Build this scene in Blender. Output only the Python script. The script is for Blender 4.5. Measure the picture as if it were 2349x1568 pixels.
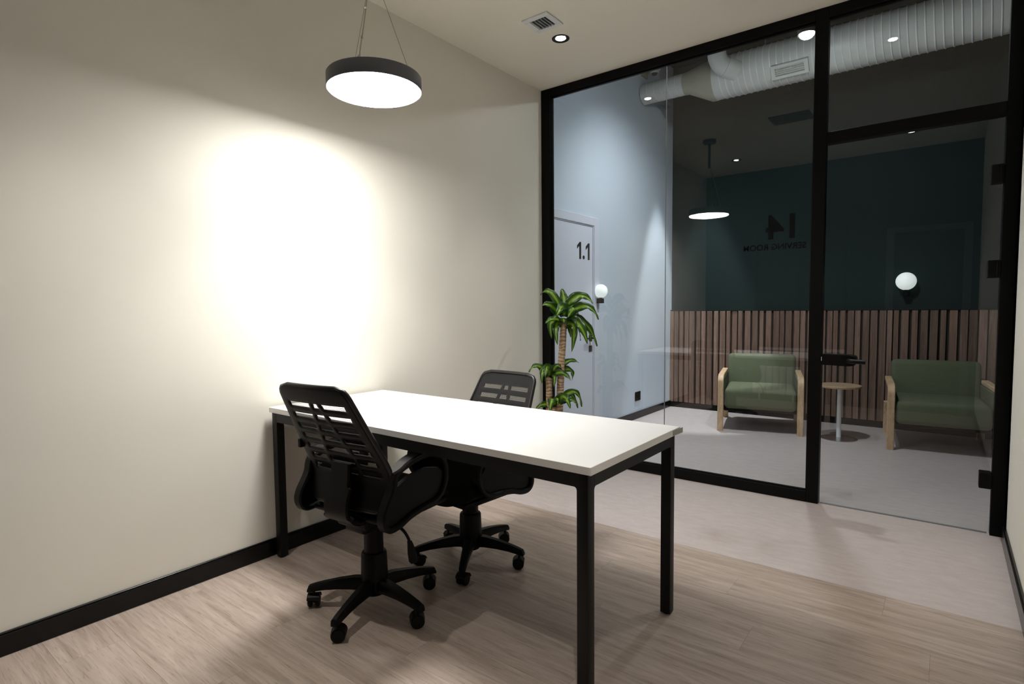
import bpy, bmesh, math, random
from mathutils import Vector, Matrix
random.seed(7)
PI = math.pi
for o in list(bpy.data.objects): bpy.data.objects.remove(o)
sc = bpy.context.scene
COL = sc.collection

# ---------------------------------------------------------------- camera
YAW, PITCH, ROLL, FPX = -0.6567, -0.0599, -0.0094, 1289.81
fw = Vector((math.sin(YAW)*math.cos(PITCH), math.cos(YAW)*math.cos(PITCH), math.sin(PITCH)))
r0 = Vector((math.cos(YAW), -math.sin(YAW), 0)); u0 = r0.cross(fw)
rt = r0*math.cos(ROLL) + u0*math.sin(ROLL); up = -r0*math.sin(ROLL) + u0*math.cos(ROLL)
cd = bpy.data.cameras.new('camera'); cam = bpy.data.objects.new('camera', cd); COL.objects.link(cam)
cd.sensor_width = 36.0; cd.lens = FPX/2349*36; cd.clip_start = 0.02; cd.clip_end = 100
M = Matrix((rt, up, -fw)).transposed().to_4x4(); M.translation = Vector((2.6016, -0.1213, 1.2044))
cam.matrix_world = M
sc.camera = cam
# ---------------------------------------------------------------- world, exposure, light levels
w = bpy.data.worlds.new('world'); sc.world = w; w.use_nodes = True
w.node_tree.nodes['Background'].inputs[0].default_value = (0.5, 0.6, 0.8, 1)
w.node_tree.nodes['Background'].inputs[1].default_value = 0.0
sc.view_settings.view_transform = 'Standard'; sc.view_settings.look = 'None'
sc.view_settings.exposure = 0.0; sc.view_settings.gamma = 1.0
sc.view_settings.use_curve_mapping = False
PENDANT_DOWN_W = 9.0     # extra downward flux of the pendant's prismatic diffuser
PENDANT = 60.0           # emission of the pendant's diffuser
DOWNLIGHT_W = 44.0       # watts of each recessed room downlight
HALL_SPOT_W = 70.0       # hall spotlight behind the glass
CORNER_SPOT_W = 480.0    # hall ceiling spot over the far corner
HALL_DOWN_W = 150.0      # hall downlight near the white wall
COOL = (0.94, 0.97, 1.0)

# ---------------------------------------------------------------- materials
def nm(name):
    m = bpy.data.materials.new(name); m.use_nodes = True
    return m, m.node_tree.nodes, m.node_tree.links, m.node_tree.nodes['Principled BSDF']
def sset(b, **k):
    for n, v in k.items():
        key = n.replace('_', ' ')
        if key in b.inputs: b.inputs[key].default_value = v
def plain(name, col, rough=0.5, metal=0.0, spec=0.5, var=0.06, scale=30.0, bump=0.0, bscale=200.0):
    """flat colour with a faint procedural mottle and optional fine bump"""
    m, N, L, b = nm(name)
    sset(b, Roughness=rough, Metallic=metal); b.inputs['Specular IOR Level'].default_value = spec
    tc = N.new('ShaderNodeTexCoord'); no = N.new('ShaderNodeTexNoise'); no.inputs['Scale'].default_value = scale
    no.inputs['Detail'].default_value = 4
    L.new(tc.outputs['Object'], no.inputs['Vector'])
    mx = N.new('ShaderNodeMix'); mx.data_type = 'RGBA'
    L.new(no.outputs['Fac'], mx.inputs[0])
    mx.inputs[6].default_value = tuple(c*(1-var) for c in col)+(1,); mx.inputs[7].default_value = tuple(min(1, c*(1+var)) for c in col)+(1,)
    L.new(mx.outputs[2], b.inputs['Base Color'])
    if bump:
        n2 = N.new('ShaderNodeTexNoise'); n2.inputs['Scale'].default_value = bscale
        L.new(tc.outputs['Object'], n2.inputs['Vector'])
        bp = N.new('ShaderNodeBump'); bp.inputs['Strength'].default_value = bump; bp.inputs['Distance'].default_value = 0.002
        L.new(n2.outputs['Fac'], bp.inputs['Height']); L.new(bp.outputs[0], b.inputs['Normal'])
    return m
def emit(name, col, s):
    m, N, L, b = nm(name)
    sset(b, Base_Color=(0.8, 0.8, 0.8, 1), Roughness=0.4)
    b.inputs['Emission Color'].default_value = tuple(col)+(1,); b.inputs['Emission Strength'].default_value = s
    return m
def wood(name, c1, c2, c3, sx, sy, sz, rough=0.5, rnd=0.25, detail=8, bump=0.1, world=True):
    """streaky timber; each object gets its own offset and tone"""
    m, N, L, b = nm(name); sset(b, Roughness=rough); b.inputs['Specular IOR Level'].default_value = 0.35
    oi = N.new('ShaderNodeObjectInfo'); tc = N.new('ShaderNodeTexCoord')
    mul = N.new('ShaderNodeVectorMath'); mul.operation = 'MULTIPLY'; mul.inputs[1].default_value = (sx, sy, sz)
    L.new(tc.outputs['Object'], mul.inputs[0])
    cmb = N.new('ShaderNodeCombineXYZ'); rm = N.new('ShaderNodeMath'); rm.operation = 'MULTIPLY'; rm.inputs[1].default_value = 57.0
    L.new(oi.outputs['Random'], rm.inputs[0]); L.new(rm.outputs[0], cmb.inputs[0]); L.new(rm.outputs[0], cmb.inputs[1])
    ad = N.new('ShaderNodeVectorMath'); L.new(mul.outputs[0], ad.inputs[0]); L.new(cmb.outputs[0], ad.inputs[1])
    n1 = N.new('ShaderNodeTexNoise'); n1.inputs['Scale'].default_value = 1.0; n1.inputs['Detail'].default_value = detail
    n1.inputs['Roughness'].default_value = 0.62; n1.inputs['Distortion'].default_value = 0.9
    L.new(ad.outputs[0], n1.inputs['Vector'])
    cr = N.new('ShaderNodeValToRGB'); e = cr.color_ramp.elements
    e[0].position = 0.30; e[0].color = tuple(c1)+(1,); e[1].position = 0.70; e[1].color = tuple(c3)+(1,)
    e2 = cr.color_ramp.elements.new(0.5); e2.color = tuple(c2)+(1,)
    L.new(n1.outputs['Fac'], cr.inputs[0])
    mr = N.new('ShaderNodeMapRange'); mr.inputs['To Min'].default_value = 1-rnd; mr.inputs['To Max'].default_value = 1+rnd
    L.new(oi.outputs['Random'], mr.inputs['Value'])
    hs = N.new('ShaderNodeHueSaturation'); L.new(mr.outputs[0], hs.inputs['Value']); L.new(cr.outputs[0], hs.inputs['Color'])
    # thin dark pores along the grain
    m2 = N.new('ShaderNodeVectorMath'); m2.operation = 'MULTIPLY'; m2.inputs[1].default_value = (3.0, 5.0, 3.0)
    L.new(ad.outputs[0], m2.inputs[0])
    n2 = N.new('ShaderNodeTexNoise'); n2.inputs['Scale'].default_value = 1.6; n2.inputs['Detail'].default_value = 3; n2.inputs['Distortion'].default_value = 0.4
    L.new(m2.outputs[0], n2.inputs['Vector'])
    c2r = N.new('ShaderNodeValToRGB'); c2r.color_ramp.elements[0].position = 0.30; c2r.color_ramp.elements[0].color = (0.70, 0.67, 0.65, 1)
    c2r.color_ramp.elements[1].position = 0.44; c2r.color_ramp.elements[1].color = (1, 1, 1, 1)
    L.new(n2.outputs['Fac'], c2r.inputs[0])
    mm = N.new('ShaderNodeMix'); mm.data_type = 'RGBA'; mm.blend_type = 'MULTIPLY'; mm.inputs[0].default_value = 1.0
    L.new(hs.outputs[0], mm.inputs[6]); L.new(c2r.outputs[0], mm.inputs[7])
    L.new(mm.outputs[2], b.inputs['Base Color'])
    if bump:
        bp = N.new('ShaderNodeBump'); bp.inputs['Strength'].default_value = bump; bp.inputs['Distance'].default_value = 0.001
        L.new(n2.outputs['Fac'], bp.inputs['Height']); L.new(bp.outputs[0], b.inputs['Normal'])
    return m
def stone_vinyl(name, col):
    m, N, L, b = nm(name); sset(b, Roughness=0.42); b.inputs['Specular IOR Level'].default_value = 0.35
    tc = N.new('ShaderNodeTexCoord'); mp = N.new('ShaderNodeMapping'); mp.inputs['Scale'].default_value = (5, 14, 5)
    L.new(tc.outputs['Object'], mp.inputs['Vector'])
    a = N.new('ShaderNodeTexNoise'); a.inputs['Scale'].default_value = 2.0; a.inputs['Detail'].default_value = 9; a.inputs['Roughness'].default_value = 0.7
    L.new(mp.outputs[0], a.inputs['Vector'])
    c = N.new('ShaderNodeValToRGB'); c.color_ramp.elements[0].position = 0.3; c.color_ramp.elements[1].position = 0.7
    c.color_ramp.elements[0].color = tuple(x*0.88 for x in col)+(1,); c.color_ramp.elements[1].color = tuple(x*1.09 for x in col)+(1,)
    L.new(a.outputs['Fac'], c.inputs[0])
    s = N.new('ShaderNodeTexNoise'); s.inputs['Scale'].default_value = 320; L.new(tc.outputs['Object'], s.inputs['Vector'])
    sr = N.new('ShaderNodeValToRGB'); sr.color_ramp.elements[0].position = 0.32; sr.color_ramp.elements[0].color = (0.85, 0.85, 0.85, 1)
    sr.color_ramp.elements[1].position = 0.45; L.new(s.outputs['Fac'], sr.inputs[0])
    mm = N.new('ShaderNodeMix'); mm.data_type = 'RGBA'; mm.blend_type = 'MULTIPLY'; mm.inputs[0].default_value = 1.0
    L.new(c.outputs[0], mm.inputs[6]); L.new(sr.outputs[0], mm.inputs[7]); L.new(mm.outputs[2], b.inputs['Base Color'])
    return m
def glass(name, tint=(0.86, 0.90, 0.90)):
    """clear pane: light passes straight through, front face mirrors by Fresnel (both faces' share)"""
    m, N, L, b = nm(name); N.remove(b); out = N['Material Output']
    t = N.new('ShaderNodeBsdfTransparent'); t.inputs[0].default_value = tuple(math.sqrt(x) for x in tint)+(1,)
    g = N.new('ShaderNodeBsdfGlossy'); g.inputs['Roughness'].default_value = 0.0; g.inputs['Color'].default_value = (0.97, 0.97, 1, 1)
    fr = N.new('ShaderNodeFresnel'); fr.inputs['IOR'].default_value = 1.5
    ge = N.new('ShaderNodeNewGeometry'); inv = N.new('ShaderNodeMath'); inv.operation = 'SUBTRACT'; inv.inputs[0].default_value = 1.0
    L.new(ge.outputs['Backfacing'], inv.inputs[1])
    mu = N.new('ShaderNodeMath'); mu.operation = 'MULTIPLY'; mu.use_clamp = True; L.new(fr.outputs[0], mu.inputs[0]); mu.inputs[1].default_value = 1.55
    m2 = N.new('ShaderNodeMath'); m2.operation = 'MULTIPLY'; L.new(mu.outputs[0], m2.inputs[0]); L.new(inv.outputs[0], m2.inputs[1])
    mx = N.new('ShaderNodeMixShader'); L.new(m2.outputs[0], mx.inputs[0]); L.new(t.outputs[0], mx.inputs[1]); L.new(g.outputs[0], mx.inputs[2])
    L.new(mx.outputs[0], out.inputs['Surface'])
    return m
def mesh_fabric(name):
    """woven chair mesh: fine holes cut by a procedural grid"""
    m, N, L, b = nm(name); out = N['Material Output']
    sset(b, Base_Color=(0.009, 0.009, 0.0095, 1), Roughness=0.8)
    tc = N.new('ShaderNodeTexCoord'); sp = N.new('ShaderNodeSeparateXYZ'); L.new(tc.outputs['Object'], sp.inputs[0])
    def wave(sock, freq):
        a = N.new('ShaderNodeMath'); a.operation = 'MULTIPLY'; a.inputs[1].default_value = freq; L.new(sock, a.inputs[0])
        s = N.new('ShaderNodeMath'); s.operation = 'SINE'; L.new(a.outputs[0], s.inputs[0]); return s.outputs[0]
    ax = wave(sp.outputs['X'], 2*PI/0.0052); az = wave(sp.outputs['Z'], 2*PI/0.0075)
    ad = N.new('ShaderNodeMath'); ad.operation = 'ADD'; L.new(ax, ad.inputs[0])
    h = N.new('ShaderNodeMath'); h.operation = 'MULTIPLY'; h.inputs[1].default_value = 0.5; L.new(az, h.inputs[0]); L.new(h.outputs[0], ad.inputs[1])
    gt = N.new('ShaderNodeMath'); gt.operation = 'GREATER_THAN'; gt.inputs[1].default_value = 0.08; L.new(ad.outputs[0], gt.inputs[0])
    t = N.new('ShaderNodeBsdfTransparent'); mx = N.new('ShaderNodeMixShader')
    L.new(gt.outputs[0], mx.inputs[0]); L.new(b.outputs[0], mx.inputs[1]); L.new(t.outputs[0], mx.inputs[2]); L.new(mx.outputs[0], out.inputs['Surface'])
    return m
def leaf_mat(name):
    """dark green blade with a paler yellow-green stripe down the middle (U across the blade)"""
    m, N, L, b = nm(name); sset(b, Roughness=0.32); b.inputs['Specular IOR Level'].default_value = 0.5
    uv = N.new('ShaderNodeUVMap'); sp = N.new('ShaderNodeSeparateXYZ'); L.new(uv.outputs[0], sp.inputs[0])
    n = N.new('ShaderNodeTexNoise'); n.inputs['Scale'].default_value = 6; mp = N.new('ShaderNodeMapping'); mp.inputs['Scale'].default_value = (5, 0.6, 1)
    L.new(uv.outputs[0], mp.inputs[0]); L.new(mp.outputs[0], n.inputs['Vector'])
    a = N.new('ShaderNodeMath'); a.operation = 'ADD'; L.new(sp.outputs['X'], a.inputs[0])
    nn = N.new('ShaderNodeMath'); nn.operation = 'MULTIPLY_ADD'; nn.inputs[1].default_value = 0.35; nn.inputs[2].default_value = -0.175
    L.new(n.outputs['Fac'], nn.inputs[0]); L.new(nn.outputs[0], a.inputs[1])
    cr = N.new('ShaderNodeValToRGB'); e = cr.color_ramp.elements
    D_ = (0.026, 0.085, 0.008, 1); Lc = (0.28, 0.46, 0.025, 1); Md = (0.07, 0.19, 0.012, 1)
    e[0].position = 0.0; e[0].color = D_; e[1].position = 1.0; e[1].color = D_
    for p_, c_ in ((0.25, D_), (0.36, Md), (0.44, Lc), (0.57, Lc), (0.66, Md), (0.77, D_)):
        k = cr.color_ramp.elements.new(p_); k.color = c_
    L.new(a.outputs[0], cr.inputs[0]); L.new(cr.outputs[0], b.inputs['Base Color'])
    b.inputs['Subsurface Weight'].default_value = 0.0
    tr = N.new('ShaderNodeBsdfTranslucent'); L.new(cr.outputs[0], tr.inputs[0])
    mx = N.new('ShaderNodeMixShader'); mx.inputs[0].default_value = 0.22
    L.new(b.outputs[0], mx.inputs[1]); L.new(tr.outputs[0], mx.inputs[2]); L.new(mx.outputs[0], N['Material Output'].inputs['Surface'])
    return m
def cane_mat(name):
    m, N, L, b = nm(name); sset(b, Roughness=0.8)
    tc = N.new('ShaderNodeTexCoord'); wv = N.new('ShaderNodeTexWave'); wv.bands_direction = 'Z'; wv.inputs['Scale'].default_value = 13; wv.inputs['Distortion'].default_value = 7
    wv.inputs['Detail'].default_value = 3
    L.new(tc.outputs['Object'], wv.inputs['Vector'])
    cr = N.new('ShaderNodeValToRGB'); cr.color_ramp.elements[0].color = (0.30, 0.18, 0.10, 1); cr.color_ramp.elements[1].color = (0.55, 0.40, 0.27, 1)
    cr.color_ramp.elements[0].position = 0.05; cr.color_ramp.elements[1].position = 0.55
    L.new(wv.outputs['Fac'], cr.inputs[0]); L.new(cr.outputs[0], b.inputs['Base Color'])
    bp = N.new('ShaderNodeBump'); bp.inputs['Strength'].default_value = 0.6; bp.inputs['Distance'].default_value = 0.003
    L.new(wv.outputs['Fac'], bp.inputs['Height']); L.new(bp.outputs[0], b.inputs['Normal'])
    return m
def slat_cushion(name, col):
    return plain(name, col, rough=0.95, spec=0.2, var=0.12, scale=60, bump=0.25, bscale=500)

MT = dict(
 wall=plain('warm white paint', (0.82, 0.79, 0.71), 0.7, spec=0.25, var=0.015, scale=3, bump=0.05, bscale=140),
 ceil=plain('ceiling paint', (0.84, 0.795, 0.69), 0.8, spec=0.2, var=0.015, scale=3),
 backwall=plain('dark green back wall paint', (0.018, 0.030, 0.026), 0.7, spec=0.2, var=0.05, scale=3),
 hallwhite=plain('cool white hall paint', (0.62, 0.70, 0.79), 0.6, spec=0.3, var=0.015, scale=3, bump=0.05, bscale=140),
 green=plain('dark green hall paint', (0.005, 0.016, 0.014), 0.65, spec=0.3, var=0.05, scale=3),
 hallblack=plain('black hall ceiling paint', (0.012, 0.013, 0.013), 0.8, spec=0.2, var=0.1, scale=4),
 frame=plain('black powder coated aluminium', (0.0022, 0.0022, 0.0024), 0.45, spec=0.14, var=0.1, scale=40),
 base=plain('gloss black baseboard', (0.003, 0.003, 0.003), 0.22, spec=0.3, var=0.1, scale=20),
 desk=plain('white laminate', (0.90, 0.89, 0.875), 0.38, spec=0.4, var=0.01, scale=20),
 steel=plain('black painted steel', (0.0055, 0.0056, 0.0056), 0.45, spec=0.25, var=0.1, scale=60),
 plastic=plain('black plastic', (0.0022, 0.0022, 0.0022), 0.42, spec=0.16, var=0.1, scale=60, bump=0.1, bscale=900),
 pad=plain('smooth black armrest plastic', (0.006, 0.006, 0.006), 0.32, spec=0.4, var=0.1, scale=60),
 fabric=plain('black seat fabric', (0.006, 0.006, 0.0065), 0.9, spec=0.2, var=0.25, scale=300, bump=0.4, bscale=900),
 rubber=plain('black nylon wheel', (0.004, 0.004, 0.004), 0.5, spec=0.22, var=0.1),
 mesh=mesh_fabric('woven mesh'),
 glass=glass('clear glass'),
 joint=plain('grey glazing joint', (0.25, 0.27, 0.28), 0.3, spec=0.5),
 chrome=plain('brushed metal', (0.62, 0.63, 0.64), 0.25, metal=1.0, var=0.04),
 whitem=plain('white enamel', (0.72, 0.73, 0.74), 0.35, spec=0.5, var=0.02),
 duct=plain('grey white painted sheet metal', (0.66, 0.67, 0.63), 0.42, spec=0.45, var=0.05, scale=8),
 wire=plain('steel wire', (0.30, 0.29, 0.26), 0.35, metal=0.7),
 trim=plain('grey white door paint', (0.68, 0.71, 0.80), 0.5, spec=0.35, var=0.015, scale=5),
 jamb=plain('dark grey frame paint', (0.12, 0.13, 0.13), 0.5),
 seam=plain('bright duct seam', (0.86, 0.87, 0.85), 0.3, spec=0.6, var=0.02),
 reducer=plain('dull beige duct paint', (0.42, 0.40, 0.30), 0.55, spec=0.3, var=0.05, scale=8),
 grille=plain('grey grille paint', (0.22, 0.21, 0.19), 0.6),
 sofa=slat_cushion('sage green upholstery', (0.118, 0.132, 0.080)),
 pendant=plain('charcoal painted lamp body', (0.10, 0.105, 0.125), 0.4, spec=0.5),
 diff=emit('lit pendant diffuser', (1.0, 0.985, 0.95), PENDANT),
 led=emit('lit downlight lens', (1.0, 0.98, 0.95), 40.0),
 spotled=emit('lit hall spot lens', (0.90, 0.96, 1.0), 720.0),
 globe=emit('frosted lit globe', (0.90, 0.97, 0.92), 0.62),
 soil=plain('potting soil', (0.03, 0.02, 0.013), 1.0, var=0.5, scale=80),
 pot=plain('dark plastic pot', (0.02, 0.02, 0.02), 0.5),
 leaf=leaf_mat('striped leaf'), cane=cane_mat('ringed cane bark'),
 plank=wood('pale oak vinyl', (0.285, 0.222, 0.180), (0.385, 0.310, 0.262), (0.460, 0.380, 0.328), 2.2, 30.0, 4.0, rough=0.45, rnd=0.02, detail=10, bump=0.10),
 slat=wood('walnut slat', (0.130, 0.074, 0.052), (0.205, 0.126, 0.092), (0.275, 0.180, 0.138), 34.0, 34.0, 1.5, rough=0.6, rnd=0.28, bump=0.1),
 armwood=wood('pale ash', (0.50, 0.325, 0.185), (0.58, 0.40, 0.24), (0.66, 0.47, 0.31), 30, 4, 6, rough=0.5, rnd=0.06, bump=0.05),
 topwood=wood('ash table top', (0.30, 0.19, 0.11), (0.36, 0.24, 0.15), (0.42, 0.30, 0.20), 4, 30, 6, rough=0.5, rnd=0.03, bump=0.05),
 vinyl=stone_vinyl('pale stone vinyl', (0.50, 0.440, 0.422)),
 decal=plain('black vinyl lettering', (0.004, 0.004, 0.004), 0.6, spec=0.2),
 dark=plain('matte black', (0.005, 0.005, 0.005), 0.7, spec=0.2),
 night=plain('dark night glazing', (0.004, 0.005, 0.006), 0.6, spec=0.3),
 edgeband=plain('lifted grey edge band', (0.36, 0.35, 0.31), 0.4, spec=0.5, var=0.5, scale=160),
)

# ---------------------------------------------------------------- mesh helpers
def box(bm, x0, x1, y0, y1, z0, z1, bev=0.0, seg=2, mat=None):
    vs = [bm.verts.new((x, y, z)) for x in (x0, x1) for y in (y0, y1) for z in (z0, z1)]
    fs = [bm.faces.new([vs[i] for i in q]) for q in ((0,1,3,2),(4,6,7,5),(0,4,5,1),(2,3,7,6),(0,2,6,4),(1,5,7,3))]
    if mat is not None:
        for v in vs: v.co = mat @ v.co
    if bev:
        es = list({e for f in fs for e in f.edges})
        bmesh.ops.bevel(bm, geom=es, offset=bev, segments=seg, profile=0.5, affect='EDGES')
    return vs
def lathe(bm, prof, seg=24, mat=None, axis='Z'):
    """prof: list of (radius, height); closed with caps where radius > 0"""
    rings = []
    for r, z in prof:
        ring = []
        for i in range(seg):
            a = 2*PI*i/seg
            p = Vector((r*math.cos(a), r*math.sin(a), z))
            if axis == 'X': p = Vector((p.z, p.x, p.y))
            if axis == 'Y': p = Vector((p.x, p.z, -p.y))
            if mat is not None: p = mat @ p
            ring.append(bm.verts.new(p))
        rings.append(ring)
    for a, b in zip(rings, rings[1:]):
        for i in range(seg):
            j = (i+1) % seg
            bm.faces.new((a[i], a[j], b[j], b[i]))
    bm.faces.new(list(reversed(rings[0]))); bm.faces.new(rings[-1])
def tube(bm, pts, r, seg=10, flat=None, cap=True):
    """round (or flat=(w,t) rectangular-ellipse) section swept along pts; r may be a list"""
    pts = [Vector(p) for p in pts]; n = len(pts)
    rs = r if isinstance(r, (list, tuple)) else [r]*n
    rings = []; prevn = None
    for i, p in enumerate(pts):
        t = (pts[min(i+1, n-1)] - pts[max(i-1, 0)]).normalized()
        if prevn is None:
            ref = Vector((0, 0, 1)) if abs(t.z) < 0.9 else Vector((0, 1, 0))
            prevn = (ref - t*ref.dot(t)).normalized()
        else:
            prevn = (prevn - t*prevn.dot(t)).normalized()
        b = t.cross(prevn)
        rings.append([bm.verts.new(p + (prevn*math.cos(2*PI*k/seg) + b*math.sin(2*PI*k/seg))*rs[i]) for k in range(seg)])
    for a, b in zip(rings, rings[1:]):
        for k in range(seg):
            j = (k+1) % seg
            bm.faces.new((a[k], a[j], b[j], b[k]))
    if cap:
        bm.faces.new(list(reversed(rings[0]))); bm.faces.new(rings[-1])
def strap(bm, pts, width, thick, axis=Vector((1, 0, 0)), rnd=0.006):
    """flat band with width along a fixed axis, swept along pts in the plane normal to it"""
    pts = [Vector(p) for p in pts]; n = len(pts); rings = []
    ws = width if isinstance(width, (list, tuple)) else [width]*n
    for i, p in enumerate(pts):
        t = (pts[min(i+1, n-1)] - pts[max(i-1, 0)]).normalized(); nn = axis.cross(t).normalized()
        w, h = ws[i]/2, thick/2; ring = []
        for sx, sy in ((-1, -1), (1, -1), (1, 1), (-1, 1)):
            a = p + axis*(sx*w) + nn*(sy*(h-rnd)); b = p + axis*(sx*(w-rnd)) + nn*(sy*h)
            ring += ([a, b] if (sx, sy) in ((-1, -1), (1, 1)) else [b, a])
        rings.append([bm.verts.new(q) for q in ring])
    for a, b in zip(rings, rings[1:]):
        for k in range(8):
            j = (k+1) % 8; bm.faces.new((a[k], a[j], b[j], b[k]))
    bm.faces.new(list(reversed(rings[0]))); bm.faces.new(rings[-1])
def prism(bm, poly, z0, z1, mat=None):
    lo = [bm.verts.new((x, y, z0)) for x, y in poly]; hi = [bm.verts.new((x, y, z1)) for x, y in poly]
    bm.faces.new(list(reversed(lo))); bm.faces.new(hi); n = len(poly)
    for i in range(n):
        j = (i+1) % n; bm.faces.new((lo[i], lo[j], hi[j], hi[i]))
    if mat is not None:
        for v in lo+hi: v.co = mat @ v.co
def bez(pts, n=12):
    """Catmull-Rom through pts"""
    P = [Vector(p) for p in pts]; P = [2*P[0]-P[1]] + P + [2*P[-1]-P[-2]]; out = []
    for i in range(1, len(P)-2):
        for k in range(n):
            t = k/n; a, b, c, d = P[i-1:i+3]
            out.append(0.5*((2*b) + (c-a)*t + (2*a-5*b+4*c-d)*t*t + (-a+3*b-3*c+d)*t**3))
    out.append(P[-2]); return out
def new(): return bmesh.new()
def obj(name, bm, m, parent=None, smooth=False, loc=None):
    bmesh.ops.recalc_face_normals(bm, faces=bm.faces)
    me = bpy.data.meshes.new(name); bm.to_mesh(me); bm.free()
    if isinstance(m, str): m = MT[m]
    me.materials.append(m)
    if smooth:
        me.polygons.foreach_set('use_smooth', [True]*len(me.polygons))
        me.set_sharp_from_angle(angle=math.radians(38))
    o = bpy.data.objects.new(name, me); COL.objects.link(o)
    if loc is not None: o.location = loc
    if parent is not None: o.parent = parent
    return o
def tag(o, label, cat, group=None, kind=None):
    o['label'] = label; o['category'] = cat
    if group: o['group'] = group
    if kind: o['kind'] = kind
    return o
def thing(name, label, cat, loc=(0, 0, 0), rz=0.0, group=None, kind=None):
    o = bpy.data.objects.new(name, None); COL.objects.link(o); o.empty_display_size = 0.05
    o.location = loc; o.rotation_euler = (0, 0, rz)
    return tag(o, label, cat, group, kind)
def dup(root, loc, rz, label):
    r = root.copy(); COL.objects.link(r); r.location = loc; r.rotation_euler = (0, 0, rz); r['label'] = label
    made = []
    for ch in list(root.children):
        c = ch.copy(); COL.objects.link(c); c.parent = r; made.append(c)
        for g in list(ch.children):
            d = g.copy(); COL.objects.link(d); d.parent = c
    return r, made
def text_mesh(s, size, bold, depth):
    cu = bpy.data.curves.new('lettering', 'FONT'); cu.body = s; cu.size = size; cu.offset = bold; cu.extrude = depth
    cu.align_x = 'CENTER'; cu.resolution_u = 4
    t = bpy.data.objects.new('lettering_source', cu); COL.objects.link(t)
    dg = bpy.context.evaluated_depsgraph_get(); dg.update()
    me = bpy.data.meshes.new_from_object(t.evaluated_get(dg)); bpy.data.objects.remove(t)
    return me

# ================================================================ SETTING: the office
H = 2.9255; GY = 3.66; GD = 0.06; XR = 2.874; YB = -0.22
bm = new(); box(bm, -0.15, 0, YB-0.15, GY+GD, -0.1, H+0.15)
tag(obj('wall_left', bm, 'wall'), 'cream office wall beside the desk, brightly lit by the pendant', 'wall', kind='structure')
bm = new(); box(bm, XR, XR+0.15, YB-0.15, GY+GD, -0.1, H+0.15)
tag(obj('wall_right', bm, 'wall'), 'narrow strip of cream office wall beside the glass door hinges', 'wall', kind='structure')
bm = new(); box(bm, -0.15, XR+0.15, YB-0.15, GY+GD, H, H+0.15)
tag(obj('ceiling', bm, 'ceil'), 'cream office ceiling with a vent and recessed downlights', 'ceiling', kind='structure')
bm = new()
box(bm, 0, 2.05, YB-0.14, YB, -0.1, H); box(bm, 2.81, XR, YB-0.14, YB, -0.1, H); box(bm, 2.05, 2.81, YB-0.14, YB, 2.01, H)
tag(obj('wall_back', bm, 'backwall'), 'dark back wall mirrored in the glass partition', 'wall', kind='structure')
# floor slab with its planks and the vinyl sheet that runs on into the hall
bm = new(); box(bm, -0.15, 4.6, YB-0.15, 6.6, -0.12, -0.006)
fl = tag(obj('floor', bm, 'dark'), 'office floor of pale oak planks meeting grey stone vinyl', 'floor', kind='structure')
SEAM = 2.605
PW, PL = 0.184, 1.22
rows = 16
for i in range(rows):
    y1 = SEAM - i*PW; y0 = max(y1-PW, YB)
    if y1-y0 < 0.02: break
    x = -((i*0.437) % 1.0)*PL
    while x < XR:
        a = max(x, 0.0); b = min(x+PL, XR)
        if b-a > 0.03:
            bm = new(); g = 0.00025; box(bm, -(b-a)/2+g, (b-a)/2-g, -(y1-y0)/2+g, (y1-y0)/2-g, -0.006, 0)
            obj('plank', bm, 'plank', fl, loc=((a+b)/2, (y0+y1)/2, 0))
        x += PL
bm = new(); box(bm, 0, XR, SEAM+0.0006, GY+0.03, -0.006, 0); box(bm, -0.02, 4.5, GY+0.03, 6.44, -0.006, 0)
obj('vinyl_sheet', bm, 'vinyl', fl)
def baseboard(name, x0, x1, y0, y1, h, label, m='base', top=None):
    bm = new(); box(bm, x0, x1, y0, y1, 0, h, bev=0.003, seg=2)
    return tag(obj(name, bm, m), label, 'baseboard', kind='structure')
bb = baseboard('baseboard_left', 0, 0.015, YB, GY, 0.076, 'glossy black baseboard along the cream wall behind the desk')
bm = new(); box(bm, 0, 0.010, YB, GY, 0.0765, 0.0835, bev=0.002, seg=1); obj('cap_bead', bm, 'base', bb)
bb = baseboard('baseboard_right', XR-0.015, XR, YB, GY, 0.076, 'glossy black baseboard at the foot of the right wall by the door')
bm = new(); box(bm, XR-0.010, XR, YB, GY, 0.0765, 0.0835, bev=0.002, seg=1); obj('cap_bead', bm, 'base', bb)

# ================================================================ glazed partition and its glass door
wn = thing('window_1', 'black framed floor to ceiling glass partition between office and hall', 'glass partition', (0, GY, 0), kind='structure')
def bar(name, x0, x1, z0, z1, parent=wn, y0=0.0, y1=GD, bev=0.0015):
    bm = new(); box(bm, x0, x1, y0, y1, z0, z1, bev=bev, seg=1); return obj(name, bm, 'frame', parent)
bar('post', 0.0, 0.083, 0, H); bar('post', 1.953, 2.020, 0, H); bar('post', 2.816, XR, 0, H)
bar('rail', 0.083, 1.953, H-0.062, H); bar('rail', 2.020, 2.816, H-0.062, H)
bar('rail', 0.083, 1.953, 0, 0.068); bar('rail', 2.020, 2.816, 2.146, 2.212)
def bead(x0, x1, z0, z1): bar('glazing_bead', x0, x1, z0, z1, y0=0.016, y1=0.023, bev=0.001)
bead(0.083, 1.953, H-0.072, H-0.062); bead(2.020, 2.816, H-0.072, H-0.062); bead(0.083, 1.953, 0.068, 0.074)
bead(0.083, 0.089, 0.074, H-0.072); bead(1.947, 1.953, 0.074, H-0.072)
def pane(name, x0, x1, z0, z1, parent=wn):
    bm = new(); box(bm, x0, x1, 0.025, 0.035, z0, z1); return obj(name, bm, 'glass', parent)
pane('glass_pane', 0.083, 1.0295, 0.068, H-0.062)
gp = pane('glass_pane', 1.0335, 1.953, 0.068, H-0.062)
pane('glass_pane', 2.020, 2.816, 2.212, H-0.062)
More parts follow.
